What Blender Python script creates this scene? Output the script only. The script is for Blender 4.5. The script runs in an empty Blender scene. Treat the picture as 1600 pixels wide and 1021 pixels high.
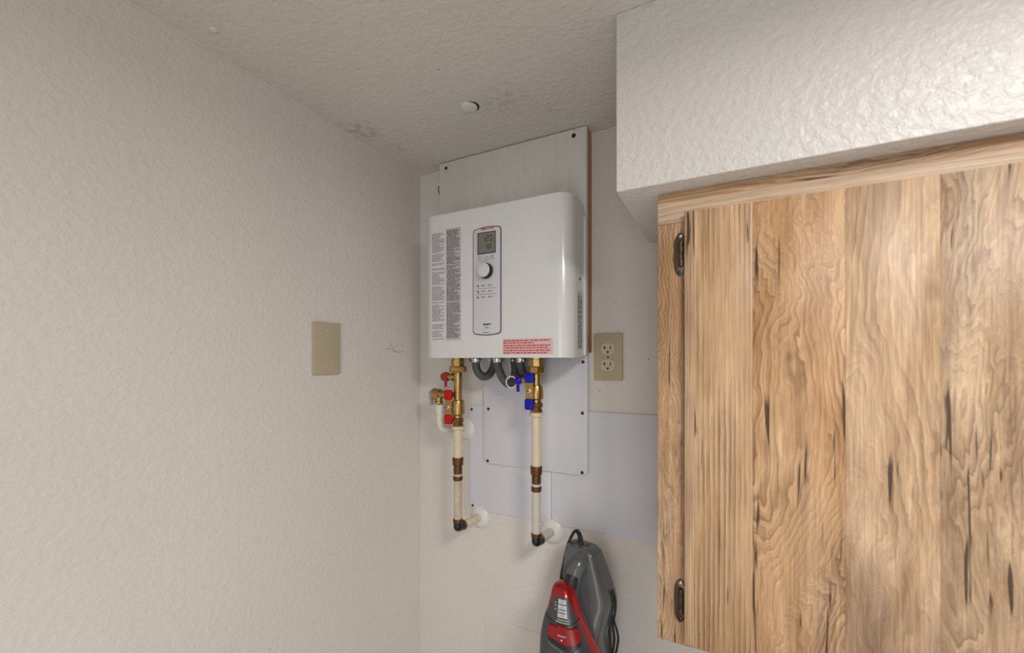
import bpy, bmesh, math, random
from mathutils import Vector, Matrix
random.seed(7)
S = bpy.context.scene
C = S.collection

# ------------------------------------------------------------------ camera
F_PX = 650.0; HOR = 562.0; CXP = 800.0
TH = math.radians(27.0); cT, sT = math.cos(TH), math.sin(TH)
CAM = Vector((0.8386, -1.0206, 1.85))
CEIL = CAM.z + 0.5666
cd = bpy.data.cameras.new('camera'); cam = bpy.data.objects.new('camera', cd); C.objects.link(cam)
cd.sensor_width = 36.0; cd.lens = F_PX/1600*36.0
cd.shift_y = (HOR-510.5)/1600
cd.clip_start = 0.02
cd.dof.use_dof = True; cd.dof.focus_distance = 1.0; cd.dof.aperture_fstop = 2.8
cam.location = CAM; cam.rotation_euler = (math.pi/2, 0, TH)
S.camera = cam

# ------------------------------------------------------------------ world, lights, exposure
w = bpy.data.worlds.new('world'); S.world = w; w.use_nodes = True
w.node_tree.nodes['Background'].inputs[0].default_value = (0.9, 0.95, 1, 1)
w.node_tree.nodes['Background'].inputs[1].default_value = 0.3
S.view_settings.view_transform = 'Standard'; S.view_settings.look = 'None'
S.view_settings.gamma = 1.0; S.view_settings.use_curve_mapping = False
S.view_settings.exposure = 0.2

def area_light(name, loc, rot, sx, sy, power, color, shape='RECTANGLE'):
    l = bpy.data.lights.new(name, 'AREA'); l.shape = shape; l.size = sx; l.size_y = sy
    l.energy = power; l.color = color
    o = bpy.data.objects.new(name, l); C.objects.link(o); o.location = loc; o.rotation_euler = rot
    return o
# daylight coming in through the open doorway behind the camera, in the plane of the opening
area_light('doorway_daylight_offscreen', (1.25, -2.50, 1.15), (math.radians(90), 0, 0), 0.86, 2.1, 11, (0.97, 0.985, 1.0))
# the room's flush ceiling lamp, above and to the right of the camera (its gloss shows on the soffit)
area_light('ceiling_lamp_offscreen', (1.32, -1.05, CEIL-0.075), (0, 0, 0), 0.34, 0.34, 13.0, (1.0, 0.965, 0.92), 'DISK')

# ------------------------------------------------------------------ pixel -> place helpers (photo frame 1600x1021)
def ray(px, py):
    a = (px-CXP)/F_PX; b = (HOR-py)/F_PX
    return Vector((a*cT - sT, a*sT + cT, b))
def wp(px, py, y=0.0):
    d = ray(px, py); t = (y-CAM.y)/d.y
    return CAM + d*t
def lp(px, py, x=0.0):
    d = ray(px, py); t = (x-CAM.x)/d.x
    return CAM + d*t
def cp(px, py, z=None):
    z = CEIL if z is None else z
    d = ray(px, py); t = (z-CAM.z)/d.z
    return CAM + d*t
def mpp(px, y):            # metres per pixel at the plane y
    a = (px-CXP)/F_PX
    return ((y-CAM.y)/(a*sT+cT))/F_PX

# ------------------------------------------------------------------ materials
def new_mat(name):
    m = bpy.data.materials.new(name); m.use_nodes = True
    nt = m.node_tree; b = nt.nodes['Principled BSDF']
    return m, nt, b
def plain(name, col, rough=0.5, metal=0.0, coat=0.0, noise=0.06, nscale=60, bump=0.0, bscale=300, spec=0.5):
    m, nt, b = new_mat(name)
    b.inputs['Roughness'].default_value = rough; b.inputs['Metallic'].default_value = metal
    b.inputs['Coat Weight'].default_value = coat; b.inputs['Coat Roughness'].default_value = 0.12
    b.inputs['Specular IOR Level'].default_value = spec
    tc = nt.nodes.new('ShaderNodeTexCoord')
    n = nt.nodes.new('ShaderNodeTexNoise'); n.inputs['Scale'].default_value = nscale; n.inputs['Detail'].default_value = 3
    nt.links.new(tc.outputs['Object'], n.inputs['Vector'])
    r = nt.nodes.new('ShaderNodeValToRGB')
    r.color_ramp.elements[0].position = 0.3; r.color_ramp.elements[1].position = 0.7
    r.color_ramp.elements[0].color = tuple(c*(1-noise) for c in col)+(1,)
    r.color_ramp.elements[1].color = tuple(min(1, c*(1+noise)) for c in col)+(1,)
    nt.links.new(n.outputs['Fac'], r.inputs[0]); nt.links.new(r.outputs[0], b.inputs['Base Color'])
    if bump > 0:
        n2 = nt.nodes.new('ShaderNodeTexNoise'); n2.inputs['Scale'].default_value = bscale
        nt.links.new(tc.outputs['Object'], n2.inputs['Vector'])
        bp = nt.nodes.new('ShaderNodeBump'); bp.inputs['Strength'].default_value = bump; bp.inputs['Distance'].default_value = 0.001
        nt.links.new(n2.outputs['Fac'], bp.inputs['Height']); nt.links.new(bp.outputs[0], b.inputs['Normal'])
    return m

def plaster(name, col, rough, strength, scale=70, spots=(), spec=0.4):
    """painted skip-trowel plaster: soft ridges and flats in the relief, colour almost even; spots = (centre, radius, colour) stains"""
    m, nt, b = new_mat(name); L = nt.links
    b.inputs['Roughness'].default_value = rough; b.inputs['Specular IOR Level'].default_value = spec
    tc = nt.nodes.new('ShaderNodeTexCoord'); geo = nt.nodes.new('ShaderNodeNewGeometry')
    P = geo.outputs['Position']
    n1 = nt.nodes.new('ShaderNodeTexNoise'); n1.inputs['Scale'].default_value = scale; n1.inputs['Detail'].default_value = 4
    n1.inputs['Roughness'].default_value = 0.55; n1.inputs['Distortion'].default_value = 0.35
    L.new(P, n1.inputs['Vector'])
    r1 = nt.nodes.new('ShaderNodeValToRGB'); r1.color_ramp.elements[0].position = 0.38; r1.color_ramp.elements[1].position = 0.68
    L.new(n1.outputs['Fac'], r1.inputs[0])
    n2 = nt.nodes.new('ShaderNodeTexNoise'); n2.inputs['Scale'].default_value = scale*3.2; n2.inputs['Detail'].default_value = 2
    L.new(P, n2.inputs['Vector'])
    ad = nt.nodes.new('ShaderNodeMath'); ad.operation = 'MULTIPLY_ADD'; ad.inputs[1].default_value = 0.3
    L.new(n2.outputs['Fac'], ad.inputs[0]); L.new(r1.outputs[0], ad.inputs[2])
    bp = nt.nodes.new('ShaderNodeBump'); bp.inputs['Strength'].default_value = strength; bp.inputs['Distance'].default_value = 0.0022
    L.new(ad.outputs[0], bp.inputs['Height']); L.new(bp.outputs[0], b.inputs['Normal'])
    n3 = nt.nodes.new('ShaderNodeTexNoise'); n3.inputs['Scale'].default_value = 3.0; n3.inputs['Detail'].default_value = 3
    L.new(P, n3.inputs['Vector'])
    r3 = nt.nodes.new('ShaderNodeValToRGB'); r3.color_ramp.elements[0].position = 0.3; r3.color_ramp.elements[1].position = 0.7
    r3.color_ramp.elements[0].color = tuple(c*0.97 for c in col)+(1,); r3.color_ramp.elements[1].color = tuple(min(1, c*1.02) for c in col)+(1,)
    L.new(n3.outputs['Fac'], r3.inputs[0])
    out = r3.outputs[0]
    n4 = nt.nodes.new('ShaderNodeTexNoise'); n4.inputs['Scale'].default_value = 55; n4.inputs['Detail'].default_value = 4
    L.new(P, n4.inputs['Vector'])
    for (ctr, rad, scol, amt) in spots:
        d = nt.nodes.new('ShaderNodeVectorMath'); d.operation = 'DISTANCE'; d.inputs[1].default_value = ctr
        L.new(P, d.inputs[0])
        mr = nt.nodes.new('ShaderNodeMapRange'); mr.inputs['From Min'].default_value = rad; mr.inputs['From Max'].default_value = rad*0.25
        L.new(d.outputs['Value'], mr.inputs['Value'])
        mu = nt.nodes.new('ShaderNodeMath'); mu.operation = 'MULTIPLY'; L.new(mr.outputs[0], mu.inputs[0])
        rr = nt.nodes.new('ShaderNodeValToRGB'); rr.color_ramp.elements[0].position = 0.42; rr.color_ramp.elements[1].position = 0.62
        L.new(n4.outputs['Fac'], rr.inputs[0]); L.new(rr.outputs[0], mu.inputs[1])
        m2 = nt.nodes.new('ShaderNodeMath'); m2.operation = 'MULTIPLY'; m2.inputs[1].default_value = amt; L.new(mu.outputs[0], m2.inputs[0])
        mx = nt.nodes.new('ShaderNodeMixRGB'); mx.inputs[2].default_value = scol+(1,)
        L.new(m2.outputs[0], mx.inputs[0]); L.new(out, mx.inputs[1]); out = mx.outputs[0]
    L.new(out, b.inputs['Base Color'])
    return m

def wood(name, seed, light, mid, grey, dark, freq=34.0, nscale=6.5, dist=0.7, zs=0.20, axis='Z', grain=0.5, crack=0.62, greyamt=0.5, rough=0.42, fibre=0.55, lines=140.0):
    """figured rustic wood: contour rings, fibres, grey drifts and dark splits along one axis"""
    m, nt, b = new_mat(name); L = nt.links; N = nt.nodes.new
    b.inputs['Roughness'].default_value = rough; b.inputs['Specular IOR Level'].default_value = 0.35
    geo = N('ShaderNodeNewGeometry')
    rnd = random.Random(seed); off = (rnd.uniform(-9, 9), rnd.uniform(-9, 9), rnd.uniform(-9, 9))
    def mapped(sa, sl):
        mp = N('ShaderNodeMapping'); mp.inputs['Location'].default_value = off
        mp.inputs['Scale'].default_value = (sa, sa, sl) if axis == 'Z' else (sl, sa, sa)
        L.new(geo.outputs['Position'], mp.inputs['Vector']); return mp.outputs[0]
    def noise(vec, sc, det=2, ro=0.5, di=0.0):
        n = N('ShaderNodeTexNoise'); n.inputs['Scale'].default_value = sc; n.inputs['Detail'].default_value = det
        n.inputs['Roughness'].default_value = ro; n.inputs['Distortion'].default_value = di
        L.new(vec, n.inputs['Vector']); return n.outputs['Fac']
    def math_(op, a, b_=None, c_=None):
        n = N('ShaderNodeMath'); n.operation = op
        for i, v in enumerate((a, b_, c_)):
            if v is None: continue
            if isinstance(v, (int, float)): n.inputs[i].default_value = v
            else: L.new(v, n.inputs[i])
        return n.outputs[0]
    def ramp(v, p0, p1, c0=(0, 0, 0), c1=(1, 1, 1)):
        r = N('ShaderNodeValToRGB'); e = r.color_ramp.elements
        e[0].position = p0; e[1].position = p1; e[0].color = c0+(1,); e[1].color = c1+(1,)
        L.new(v, r.inputs[0]); return r.outputs[0]
    def mix(f, a, b_, mode='MIX'):
        x = N('ShaderNodeMixRGB'); x.blend_type = mode
        for i, v in enumerate((f, a, b_)):
            if isinstance(v, (int, float)): x.inputs[i].default_value = v
            elif isinstance(v, tuple): x.inputs[i].default_value = v+(1,)
            else: L.new(v, x.inputs[i])
        return x.outputs[0]
    field = noise(mapped(1.0, zs), nscale, 5.0, 0.52, dist)
    wob = noise(mapped(1.0, 0.5), 70, 3, 0.55)
    sep = N('ShaderNodeSeparateXYZ'); L.new(geo.outputs['Position'], sep.inputs[0])
    across = math_('MULTIPLY', sep.outputs[0 if axis == 'Z' else 2], lines)
    f2 = math_('ADD', across, math_('MULTIPLY_ADD', wob, 0.35, math_('MULTIPLY', field, freq)))
    saw = math_('FRACT', f2)
    ring = math_('MULTIPLY', math_('POWER', saw, 1.7), ramp(saw, 0.90, 1.0, (1, 1, 1), (0, 0, 0)))
    saw2 = math_('FRACT', math_('MULTIPLY', f2, 2.7))
    ring2 = math_('MULTIPLY', saw2, ramp(saw2, 0.82, 1.0, (1, 1, 1), (0, 0, 0)))
    streak = ramp(noise(mapped(1.0, 0.045), 48, 3, 0.6, 0.3), 0.48, 0.70)
    amp = ramp(noise(mapped(1.0, 0.2), 26, 3), 0.36, 0.62)
    fib = noise(mapped(1.0, 0.03), 420, 3, 0.6)
    patch = noise(mapped(1.0, 0.22), 15, 4, 0.6, 0.6)
    col = mix(ramp(patch, 0.36, 0.62), mid, light)
    drift = math_('MULTIPLY', ramp(noise(mapped(1.0, 0.22), 9.5, 3, 0.6, 0.8), 0.50, 0.72), greyamt)
    col = mix(drift, col, grey)
    col = mix(math_('MULTIPLY', streak, 0.45), col, tuple(m_*0.5+d_*0.5 for m_, d_ in zip(mid, dark)))
    col = mix(math_('MULTIPLY', ring2, grain*0.38), col, dark)
    col = mix(math_('MULTIPLY', ring, math_('MULTIPLY_ADD', amp, grain*0.8, grain*0.2)), col, dark)
    col = mix(fibre, col, ramp(fib, 0.25, 0.75, (0.45, 0.43, 0.41), (1.3, 1.3, 1.3)), 'MULTIPLY')
    cr = math_('MULTIPLY', ramp(noise(mapped(1.0, 0.06), 120, 1.2, 0.5, 0.4), crack+0.035, crack+0.075), ramp(noise(mapped(1.0, 0.6), 9.0, 1), 0.44, 0.52))
    col = mix(math_('MULTIPLY', cr, 0.92), col, (0.045, 0.025, 0.013))
    L.new(col, b.inputs['Base Color'])
    h = math_('MULTIPLY_ADD', cr, -2.0, math_('MULTIPLY_ADD', ring, -0.35, fib))
    bp = N('ShaderNodeBump'); bp.inputs['Strength'].default_value = 0.25; bp.inputs['Distance'].default_value = 0.0008
    L.new(h, bp.inputs['Height']); L.new(bp.outputs[0], b.inputs['Normal'])
    return m

WALL = (0.76, 0.722, 0.682)
M = {}
M['wall'] = plaster('wall_paint', WALL, 0.5, 0.31, 85)
M['ceiling'] = plaster('ceiling_paint', WALL, 0.6, 0.42, 80, spots=[
    (tuple(cp(782, 157)), 0.075, (0.34, 0.30, 0.25), 0.3), (tuple(cp(566, 206)), 0.06, (0.26, 0.23, 0.20), 0.45),
    (tuple(cp(862, 168)), 0.03, (0.3, 0.27, 0.24), 0.25), (tuple(cp(615, 232)), 0.04, (0.3, 0.27, 0.24), 0.35)])
M['soffit'] = plaster('soffit_paint', (0.76, 0.74, 0.71), 0.34, 0.5, 80, spec=0.6)
M['floor'] = plain('floor_vinyl', (0.45, 0.40, 0.34), 0.5, nscale=20, noise=0.15)
M['caulk'] = plain('caulk', (0.74, 0.70, 0.64), 0.5, nscale=80)
M['crack'] = plain('crack_dark', (0.22, 0.19, 0.17), 0.9)
M['patch'] = plaster('patch_paint', (0.77, 0.72, 0.665), 0.55, 0.15, 50)
M['enamel'] = plain('white_enamel', (0.74, 0.745, 0.75), 0.22, coat=0.3, noise=0.008)
M['panelwhite'] = plain('cool_white_plastic', (0.72, 0.73, 0.785), 0.35, noise=0.012, nscale=12)
M['ctrl'] = plain('control_fascia', (0.66, 0.66, 0.71), 0.3, noise=0.01)
M['black'] = plain('black_plastic', (0.012, 0.012, 0.014), 0.4)
M['darkline'] = plain('dark_print', (0.04, 0.04, 0.05), 0.5)
M['midprint'] = plain('grey_print', (0.12, 0.12, 0.13), 0.6)
M['labelgrey'] = plain('grey_label', (0.52, 0.52, 0.52), 0.55, noise=0.02)
M['labelwhite'] = plain('white_label', (0.70, 0.70, 0.71), 0.5, noise=0.02)
M['labelpink'] = plain('warning_label', (0.72, 0.52, 0.50), 0.5, noise=0.03)
M['redprint'] = plain('red_print', (0.55, 0.03, 0.035), 0.5)
M['lcd'] = plain('lcd_glass', (0.20, 0.205, 0.17), 0.22, noise=0.03)
M['knob'] = plain('knob_white', (0.70, 0.70, 0.70), 0.35, noise=0.01)
M['plywood'] = None
M['brass'] = plain('brass', (0.47, 0.315, 0.12), 0.30, metal=1.0, noise=0.18, nscale=90, bump=0.15, bscale=500)
M['darkbrass'] = plain('tarnished_brass', (0.30, 0.16, 0.06), 0.42, metal=0.9, noise=0.3, nscale=120, bump=0.2, bscale=400)
M['copper'] = plain('copper_fitting', (0.15, 0.062, 0.024), 0.42, metal=0.7, noise=0.3, nscale=150, bump=0.15)
M['steel'] = plain('zinc_steel', (0.55, 0.55, 0.54), 0.3, metal=1.0, noise=0.1)
M['chrome'] = plain('galvanised_connector', (0.62, 0.62, 0.60), 0.22, metal=1.0, noise=0.12, nscale=200)
M['cream'] = plain('cream_cpvc', (0.72, 0.63, 0.46), 0.38, noise=0.05, nscale=40)
M['pex'] = plain('milky_pipe', (0.60, 0.57, 0.50), 0.35, noise=0.05, nscale=40)
M['pexstain'] = plain('milky_pipe_rusty', (0.58, 0.49, 0.37), 0.4, noise=0.14, nscale=55)
M['pvc'] = plain('white_pvc', (0.74, 0.70, 0.62), 0.35, noise=0.04)
M['whiteplastic'] = plain('white_plastic', (0.80, 0.79, 0.77), 0.3, noise=0.01)
M['redvinyl'] = plain('red_vinyl', (0.52, 0.004, 0.006), 0.4, spec=0.3, noise=0.08, nscale=90)
M['darkred'] = plain('dark_red_plastic', (0.34, 0.015, 0.015), 0.35, noise=0.1)
M['bluevinyl'] = plain('blue_vinyl', (0.003, 0.010, 0.40), 0.4, spec=0.3, noise=0.1, nscale=90)
M['conduit'] = plain('grey_conduit', (0.085, 0.09, 0.095), 0.45, noise=0.12, nscale=150)
M['ivory'] = plain('ivory_plate', (0.50, 0.43, 0.285), 0.35, noise=0.015)
M['tan'] = plain('tan_plate', (0.49, 0.425, 0.29), 0.38, noise=0.015)
M['ivorylight'] = plain('pale_ivory', (0.60, 0.55, 0.42), 0.35, noise=0.015)
M['bronze'] = plain('aged_bronze', (0.10, 0.072, 0.052), 0.28, metal=0.85, noise=0.25, nscale=150)
M['grey_gloss'] = plain('charcoal_gloss', (0.092, 0.097, 0.102), 0.28, noise=0.05, coat=0.35, bump=0.03)
M['grey_dark'] = plain('charcoal_dark', (0.045, 0.052, 0.058), 0.35, noise=0.05, coat=0.2)
M['grey_light'] = plain('warm_grey_edge', (0.16, 0.155, 0.15), 0.38, noise=0.05)
M['red_gloss'] = plain('metallic_red', (0.36, 0.006, 0.010), 0.24, metal=0.4, noise=0.06, coat=0.6)
M['red_latch'] = plain('latch_red', (0.26, 0.006, 0.008), 0.3, noise=0.05)
M['silver'] = plain('silver_window', (0.60, 0.61, 0.63), 0.25, metal=0.5, noise=0.1, nscale=60)
M['rubber'] = plain('black_rubber', (0.014, 0.014, 0.015), 0.45, noise=0.1)
M['elbow'] = plain('black_elbow', (0.012, 0.014, 0.02), 0.2, noise=0.1)
M['plywood'] = wood('whitewashed_plywood', 3, (0.76, 0.735, 0.70), (0.71, 0.68, 0.645), (0.68, 0.65, 0.615), (0.60, 0.565, 0.52), freq=4, zs=0.12, grain=0.2, crack=0.80, greyamt=0.3, rough=0.6, fibre=0.14)
M['stud'] = wood('raw_stud', 5, (0.62, 0.31, 0.14), (0.52, 0.25, 0.105), (0.46, 0.26, 0.14), (0.22, 0.09, 0.035), freq=4, zs=0.1, crack=0.7, greyamt=0.2, rough=0.7)
TAN_L, TAN_M, TAN_D, GRY = (0.772, 0.524, 0.321), (0.526, 0.312, 0.161), (0.122, 0.056, 0.021), (0.409, 0.316, 0.247)
M['w_rail'] = wood('wood_rail', 11, (0.727, 0.550, 0.390), (0.565, 0.398, 0.260), (0.428, 0.344, 0.287), (0.187, 0.113, 0.065), axis='X', freq=5, nscale=8, greyamt=0.75, grain=0.6, crack=0.66, lines=120)
M['w_strip'] = wood('wood_strip', 12, TAN_L, TAN_M, GRY, TAN_D, axis='X', freq=14, nscale=10, dist=1.0, grain=0.95, crack=0.6, lines=200)
M['w_stile'] = wood('wood_stile', 13, TAN_L, TAN_M, GRY, TAN_D, freq=16, nscale=11, dist=1.4, zs=0.3, grain=0.9, greyamt=0.6, lines=160, crack=0.62)
plank_specs = [
    wood('wood_plank_edge', 21, (0.727, 0.518, 0.330), (0.487, 0.316, 0.183), GRY, TAN_D, freq=6, zs=0.12, grain=0.8, greyamt=0.6, lines=260),
    wood('wood_plank_straight', 22, (0.816, 0.559, 0.340), (0.603, 0.380, 0.204), (0.565, 0.416, 0.296), (0.115, 0.049, 0.018), freq=4, nscale=7, dist=0.2, zs=0.08, grain=0.95, crack=0.655, greyamt=0.25, lines=150),
    wood('wood_plank_figured', 23, (0.772, 0.502, 0.284), (0.507, 0.285, 0.131), (0.487, 0.353, 0.252), (0.108, 0.047, 0.017), freq=26, nscale=6.5, dist=0.7, zs=0.40, grain=0.78, crack=0.60, greyamt=0.45, lines=90),
    wood('wood_plank_pale', 24, (0.716, 0.502, 0.321), (0.448, 0.280, 0.157), (0.259, 0.198, 0.149), (0.108, 0.053, 0.027), freq=16, nscale=6.0, dist=0.9, zs=0.34, grain=0.55, crack=0.64, greyamt=0.9, lines=80),
    wood('wood_plank_swirl', 28, (0.716, 0.518, 0.335), (0.428, 0.271, 0.151), (0.245, 0.188, 0.143), (0.094, 0.047, 0.024), freq=18, nscale=6.0, dist=1.3, zs=0.34, grain=0.65, crack=0.615, greyamt=0.9, lines=80),
]

# ------------------------------------------------------------------ object helpers
ORG = {}
def link(name, verts, faces, mat, parent=None, smooth=False, origin=None):
    o_ = ORG[parent.name] if parent else (origin if origin is not None else base_of(verts))
    me = bpy.data.meshes.new(name)
    me.from_pydata([tuple(Vector(v)-o_) for v in verts], [], faces); me.update()
    bm = bmesh.new(); bm.from_mesh(me)
    bmesh.ops.remove_doubles(bm, verts=bm.verts, dist=1e-6)
    bmesh.ops.recalc_face_normals(bm, faces=bm.faces); bm.to_mesh(me); bm.free()
    me.materials.append(mat)
    if smooth:
        for p in me.polygons: p.use_smooth = True
        me.set_sharp_from_angle(angle=math.radians(38))
    o = bpy.data.objects.new(name, me); C.objects.link(o)
    if parent: o.parent = parent; o.location = (0, 0, 0)
    else: o.location = o_
    ORG[o.name] = o_
    return o
def base_of(verts):
    xs = [v[0] for v in verts]; ys = [v[1] for v in verts]; zs = [v[2] for v in verts]
    return Vector(((min(xs)+max(xs))/2, (min(ys)+max(ys))/2, min(zs)))
def thing(name, label, cat, loc, group=None):
    o = bpy.data.objects.new(name, None); C.objects.link(o); o.location = loc
    o.empty_display_size = 0.02
    ORG[o.name] = Vector(loc); tag(o, label, cat, group); return o
def tag(o, label, cat, group=None):
    o['label'] = label; o['category'] = cat
    if group: o['group'] = group
    return o
def struct(o): o['kind'] = 'structure'; return o

def g_box(x0, x1, y0, y1, z0, z1, bev=0.0, seg=2):
    bm = bmesh.new(); bmesh.ops.create_cube(bm, size=1.0)
    for v in bm.verts:
        v.co = Vector((x0+(v.co.x+.5)*(x1-x0), y0+(v.co.y+.5)*(y1-y0), z0+(v.co.z+.5)*(z1-z0)))
    if bev > 0: bmesh.ops.bevel(bm, geom=list(bm.edges), offset=bev, segments=seg, affect='EDGES', profile=0.5)
    bm.verts.index_update()
    vs = [v.co.copy() for v in bm.verts]; fs = [[v.index for v in f.verts] for f in bm.faces]; bm.free()
    return vs, fs
def box(name, x0, x1, y0, y1, z0, z1, mat, parent=None, bev=0.0, seg=2):
    vs, fs = g_box(x0, x1, y0, y1, z0, z1, bev, seg)
    return link(name, vs, fs, mat, parent, smooth=bev > 0)
def basis(d):
    d = Vector(d).normalized()
    u = Vector((0, 0, 1)) if abs(d.z) < 0.9 else Vector((1, 0, 0))
    a = u.cross(d).normalized(); b = d.cross(a); return d, a, b
def g_lathe(p, d, prof, n=24, rot=0.0):
    """prof = [(distance along d, radius)]"""
    d, a, b = basis(d); p = Vector(p); vs = []; fs = []
    for (t, r) in prof:
        for k in range(n):
            an = 2*math.pi*k/n + rot
            vs.append(p + d*t + a*(r*math.cos(an)) + b*(r*math.sin(an)))
    m_ = len(prof)
    for i in range(m_-1):
        for k in range(n):
            fs.append([i*n+k, i*n+(k+1) % n, (i+1)*n+(k+1) % n, (i+1)*n+k])
    fs.append(list(range(n))[::-1]); fs.append(list(range((m_-1)*n, m_*n)))
    return vs, fs
def lathe(name, p, d, prof, mat, parent=None, n=24, rot=0.0):
    vs, fs = g_lathe(p, d, prof, n, rot); return link(name, vs, fs, mat, parent, smooth=True)
def crom(pts, sub=6):
    pts = [Vector(p) for p in pts]
    if len(pts) < 3: return pts
    q = [pts[0]*2-pts[1]] + pts + [pts[-1]*2-pts[-2]]; out = []
    for i in range(1, len(q)-2):
        for s in range(sub):
            t = s/sub; a, b, c, d = q[i-1], q[i], q[i+1], q[i+2]
            out.append(0.5*((2*b)+(c-a)*t+(2*a-5*b+4*c-d)*t*t+(3*b-a-3*c+d)*t**3))
    out.append(pts[-1]); return out
def g_tube(pts, r, n=14, sub=6):
    P = crom(pts, sub); vs = []; fs = []
    tan0 = (P[1]-P[0]).normalized(); _, a, _ = basis(tan0)
    for i, p in enumerate(P):
        t = (P[min(i+1, len(P)-1)]-P[max(i-1, 0)]).normalized()
        a = (a - t*a.dot(t)).normalized(); b = t.cross(a)
        rr = r(i/(len(P)-1)) if callable(r) else r
        for k in range(n):
            an = 2*math.pi*k/n; vs.append(p + a*(rr*math.cos(an)) + b*(rr*math.sin(an)))
    for i in range(len(P)-1):
        for k in range(n): fs.append([i*n+k, i*n+(k+1) % n, (i+1)*n+(k+1) % n, (i+1)*n+k])
    fs.append(list(range(n))[::-1]); fs.append(list(range((len(P)-1)*n, len(P)*n)))
    return vs, fs
def tube(name, pts, r, mat, parent=None, n=14, sub=6):
    vs, fs = g_tube(pts, r, n, sub); return link(name, vs, fs, mat, parent, smooth=True)
def g_prism(outline, axis, t0, t1):
    """outline 2D polygon extruded along an axis: 'y' -> (x,z), 'x' -> (y,z), 'z' -> (x,y)"""
    def P(u, v, t): return Vector((u, t, v)) if axis == 'y' else Vector((t, u, v)) if axis == 'x' else Vector((u, v, t))
    n = len(outline)
    vs = [P(u, v, t0) for u, v in outline] + [P(u, v, t1) for u, v in outline]
    fs = [list(range(n))[::-1], list(range(n, 2*n))] + [[i, (i+1) % n, n+(i+1) % n, n+i] for i in range(n)]
    return vs, fs
def prism(name, outline, axis, t0, t1, mat, parent=None, bev=0.0, smooth=True, seg=2):
    vs, fs = g_prism(outline, axis, t0, t1)
    if bev > 0:
        bm = bmesh.new(); bv = [bm.verts.new(v) for v in vs]
        for f in fs: bm.faces.new([bv[i] for i in f])
        bm.faces.ensure_lookup_table(); bm.faces.index_update()
        ed = [e for e in bm.edges if any(len(f.verts) > 4 or f.index < 2 for f in e.link_faces)]
        bmesh.ops.bevel(bm, geom=ed, offset=bev, segments=seg, affect='EDGES', profile=0.5)
        bm.verts.index_update()
        vs = [v.co.copy() for v in bm.verts]; fs = [[v.index for v in f.verts] for f in bm.faces]; bm.free()
    return link(name, vs, fs, mat, parent, smooth=smooth)
def rrect(x0, x1, z0, z1, r, n=6):
    out = []
    for cx, cz, a0 in ((x1-r, z1-r, 0), (x0+r, z1-r, 90), (x0+r, z0+r, 180), (x1-r, z0+r, 270)):
        for k in range(n+1):
            a = math.radians(a0+90*k/n); out.append((cx+r*math.cos(a), cz+r*math.sin(a)))
    return out
def merge(gs):
    vs, fs = [], []
    for v, f in gs:
        o = len(vs); vs += list(v); fs += [[i+o for i in q] for q in f]
    return vs, fs
def text(name, body, size, loc, mat, parent, rotz=0.0, bold=0.0, ext=0.0002, align='CENTER', sx=1.0):
    """lettering standing in a plane facing -y (turned by rotz)"""
    cu = bpy.data.curves.new(name, 'FONT'); cu.body = body; cu.size = size; cu.extrude = ext
    cu.align_x = align; cu.align_y = 'CENTER'; cu.offset = bold; cu.resolution_u = 2
    t = bpy.data.objects.new(name+'_tmp', cu)
    me = bpy.data.meshes.new_from_object(t, depsgraph=None)
    if len(me.vertices) == 0:
        C.objects.link(t); bpy.context.view_layer.update()
        me = bpy.data.meshes.new_from_object(t.evaluated_get(bpy.context.evaluated_depsgraph_get()))
    R = Matrix.Translation(Vector(loc)-ORG[parent.name]) @ Matrix.Rotation(rotz, 4, 'Z') @ Matrix.Rotation(math.pi/2, 4, 'X') @ Matrix.Diagonal((sx, 1, 1, 1))
    me.transform(R); me.materials.clear(); me.materials.append(mat); me.name = name
    bpy.data.objects.remove(t); bpy.data.curves.remove(cu)
    o = bpy.data.objects.new(name, me); C.objects.link(o); o.parent = parent; ORG[o.name] = ORG[parent.name]
    return o
def screw_y(x, z, y, r, mat, parent, name='screw'):
    return lathe(name, (x, y, z), (0, -1, 0), [(-0.001, r), (0.0006, r), (0.0013, r*0.7), (0.0014, r*0.2)], mat, parent, n=12)

# ------------------------------------------------------------------ room shell
RX, FY = 2.25, -2.45
T = 0.1
wl = struct(box('wall_left', -T, 0, FY, T, 0, CEIL+T, M['wall']))
wb = struct(box('wall_back', 0, RX, 0, T, 0, CEIL+T, M['wall']))
struct(box('wall_right', RX, RX+T, FY, T, 0, CEIL+T, M['wall']))
wf = struct(box('wall_front', -T, 0.80, FY-T, FY, 0, CEIL+T, M['wall']))
struct(box('wall_front_side', 1.70, RX+T, FY-T, FY, 0, CEIL+T, M['wall']))
struct(box('wall_front_lintel', 0.80, 1.70, FY-T, FY, 2.28, CEIL+T, M['wall']))
ce = struct(box('ceiling', 0, RX, FY, 0, CEIL, CEIL+T, M['ceiling']))
struct(box('floor', -T, RX+T, FY-T, T, -T, 0, M['floor']))
# made-up window on the right wall: added opaque panel, unseen, gives no light
added_win = struct(box('added_window_1', RX-0.006, RX, -2.10, -1.20, 1.0, 2.10, M['panelwhite'], bev=0.001))
for (y0, y1, z0, z1) in ((-2.15, -1.15, 2.10, 2.15), (-2.15, -1.15, 0.95, 1.0), (-2.15, -2.10, 1.0, 2.10), (-1.20, -1.15, 1.0, 2.10)):
    box('added_window_frame', RX-0.02, RX, y0, y1, z0, z1, M['whiteplastic'], added_win, bev=0.002)
# soffit box above the cabinet
sf_c = None
ZS = CAM.z + 0.2744
def on_z(px, py, z): return cp(px, py, z)
fcorner = cp(962.5, 300.5, ZS)
SX, SY = fcorner.x, fcorner.y
sf = struct(box('wall_soffit', SX, RX, SY, 0, ZS, CEIL, M['soffit'], bev=0.003, seg=2))
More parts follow.
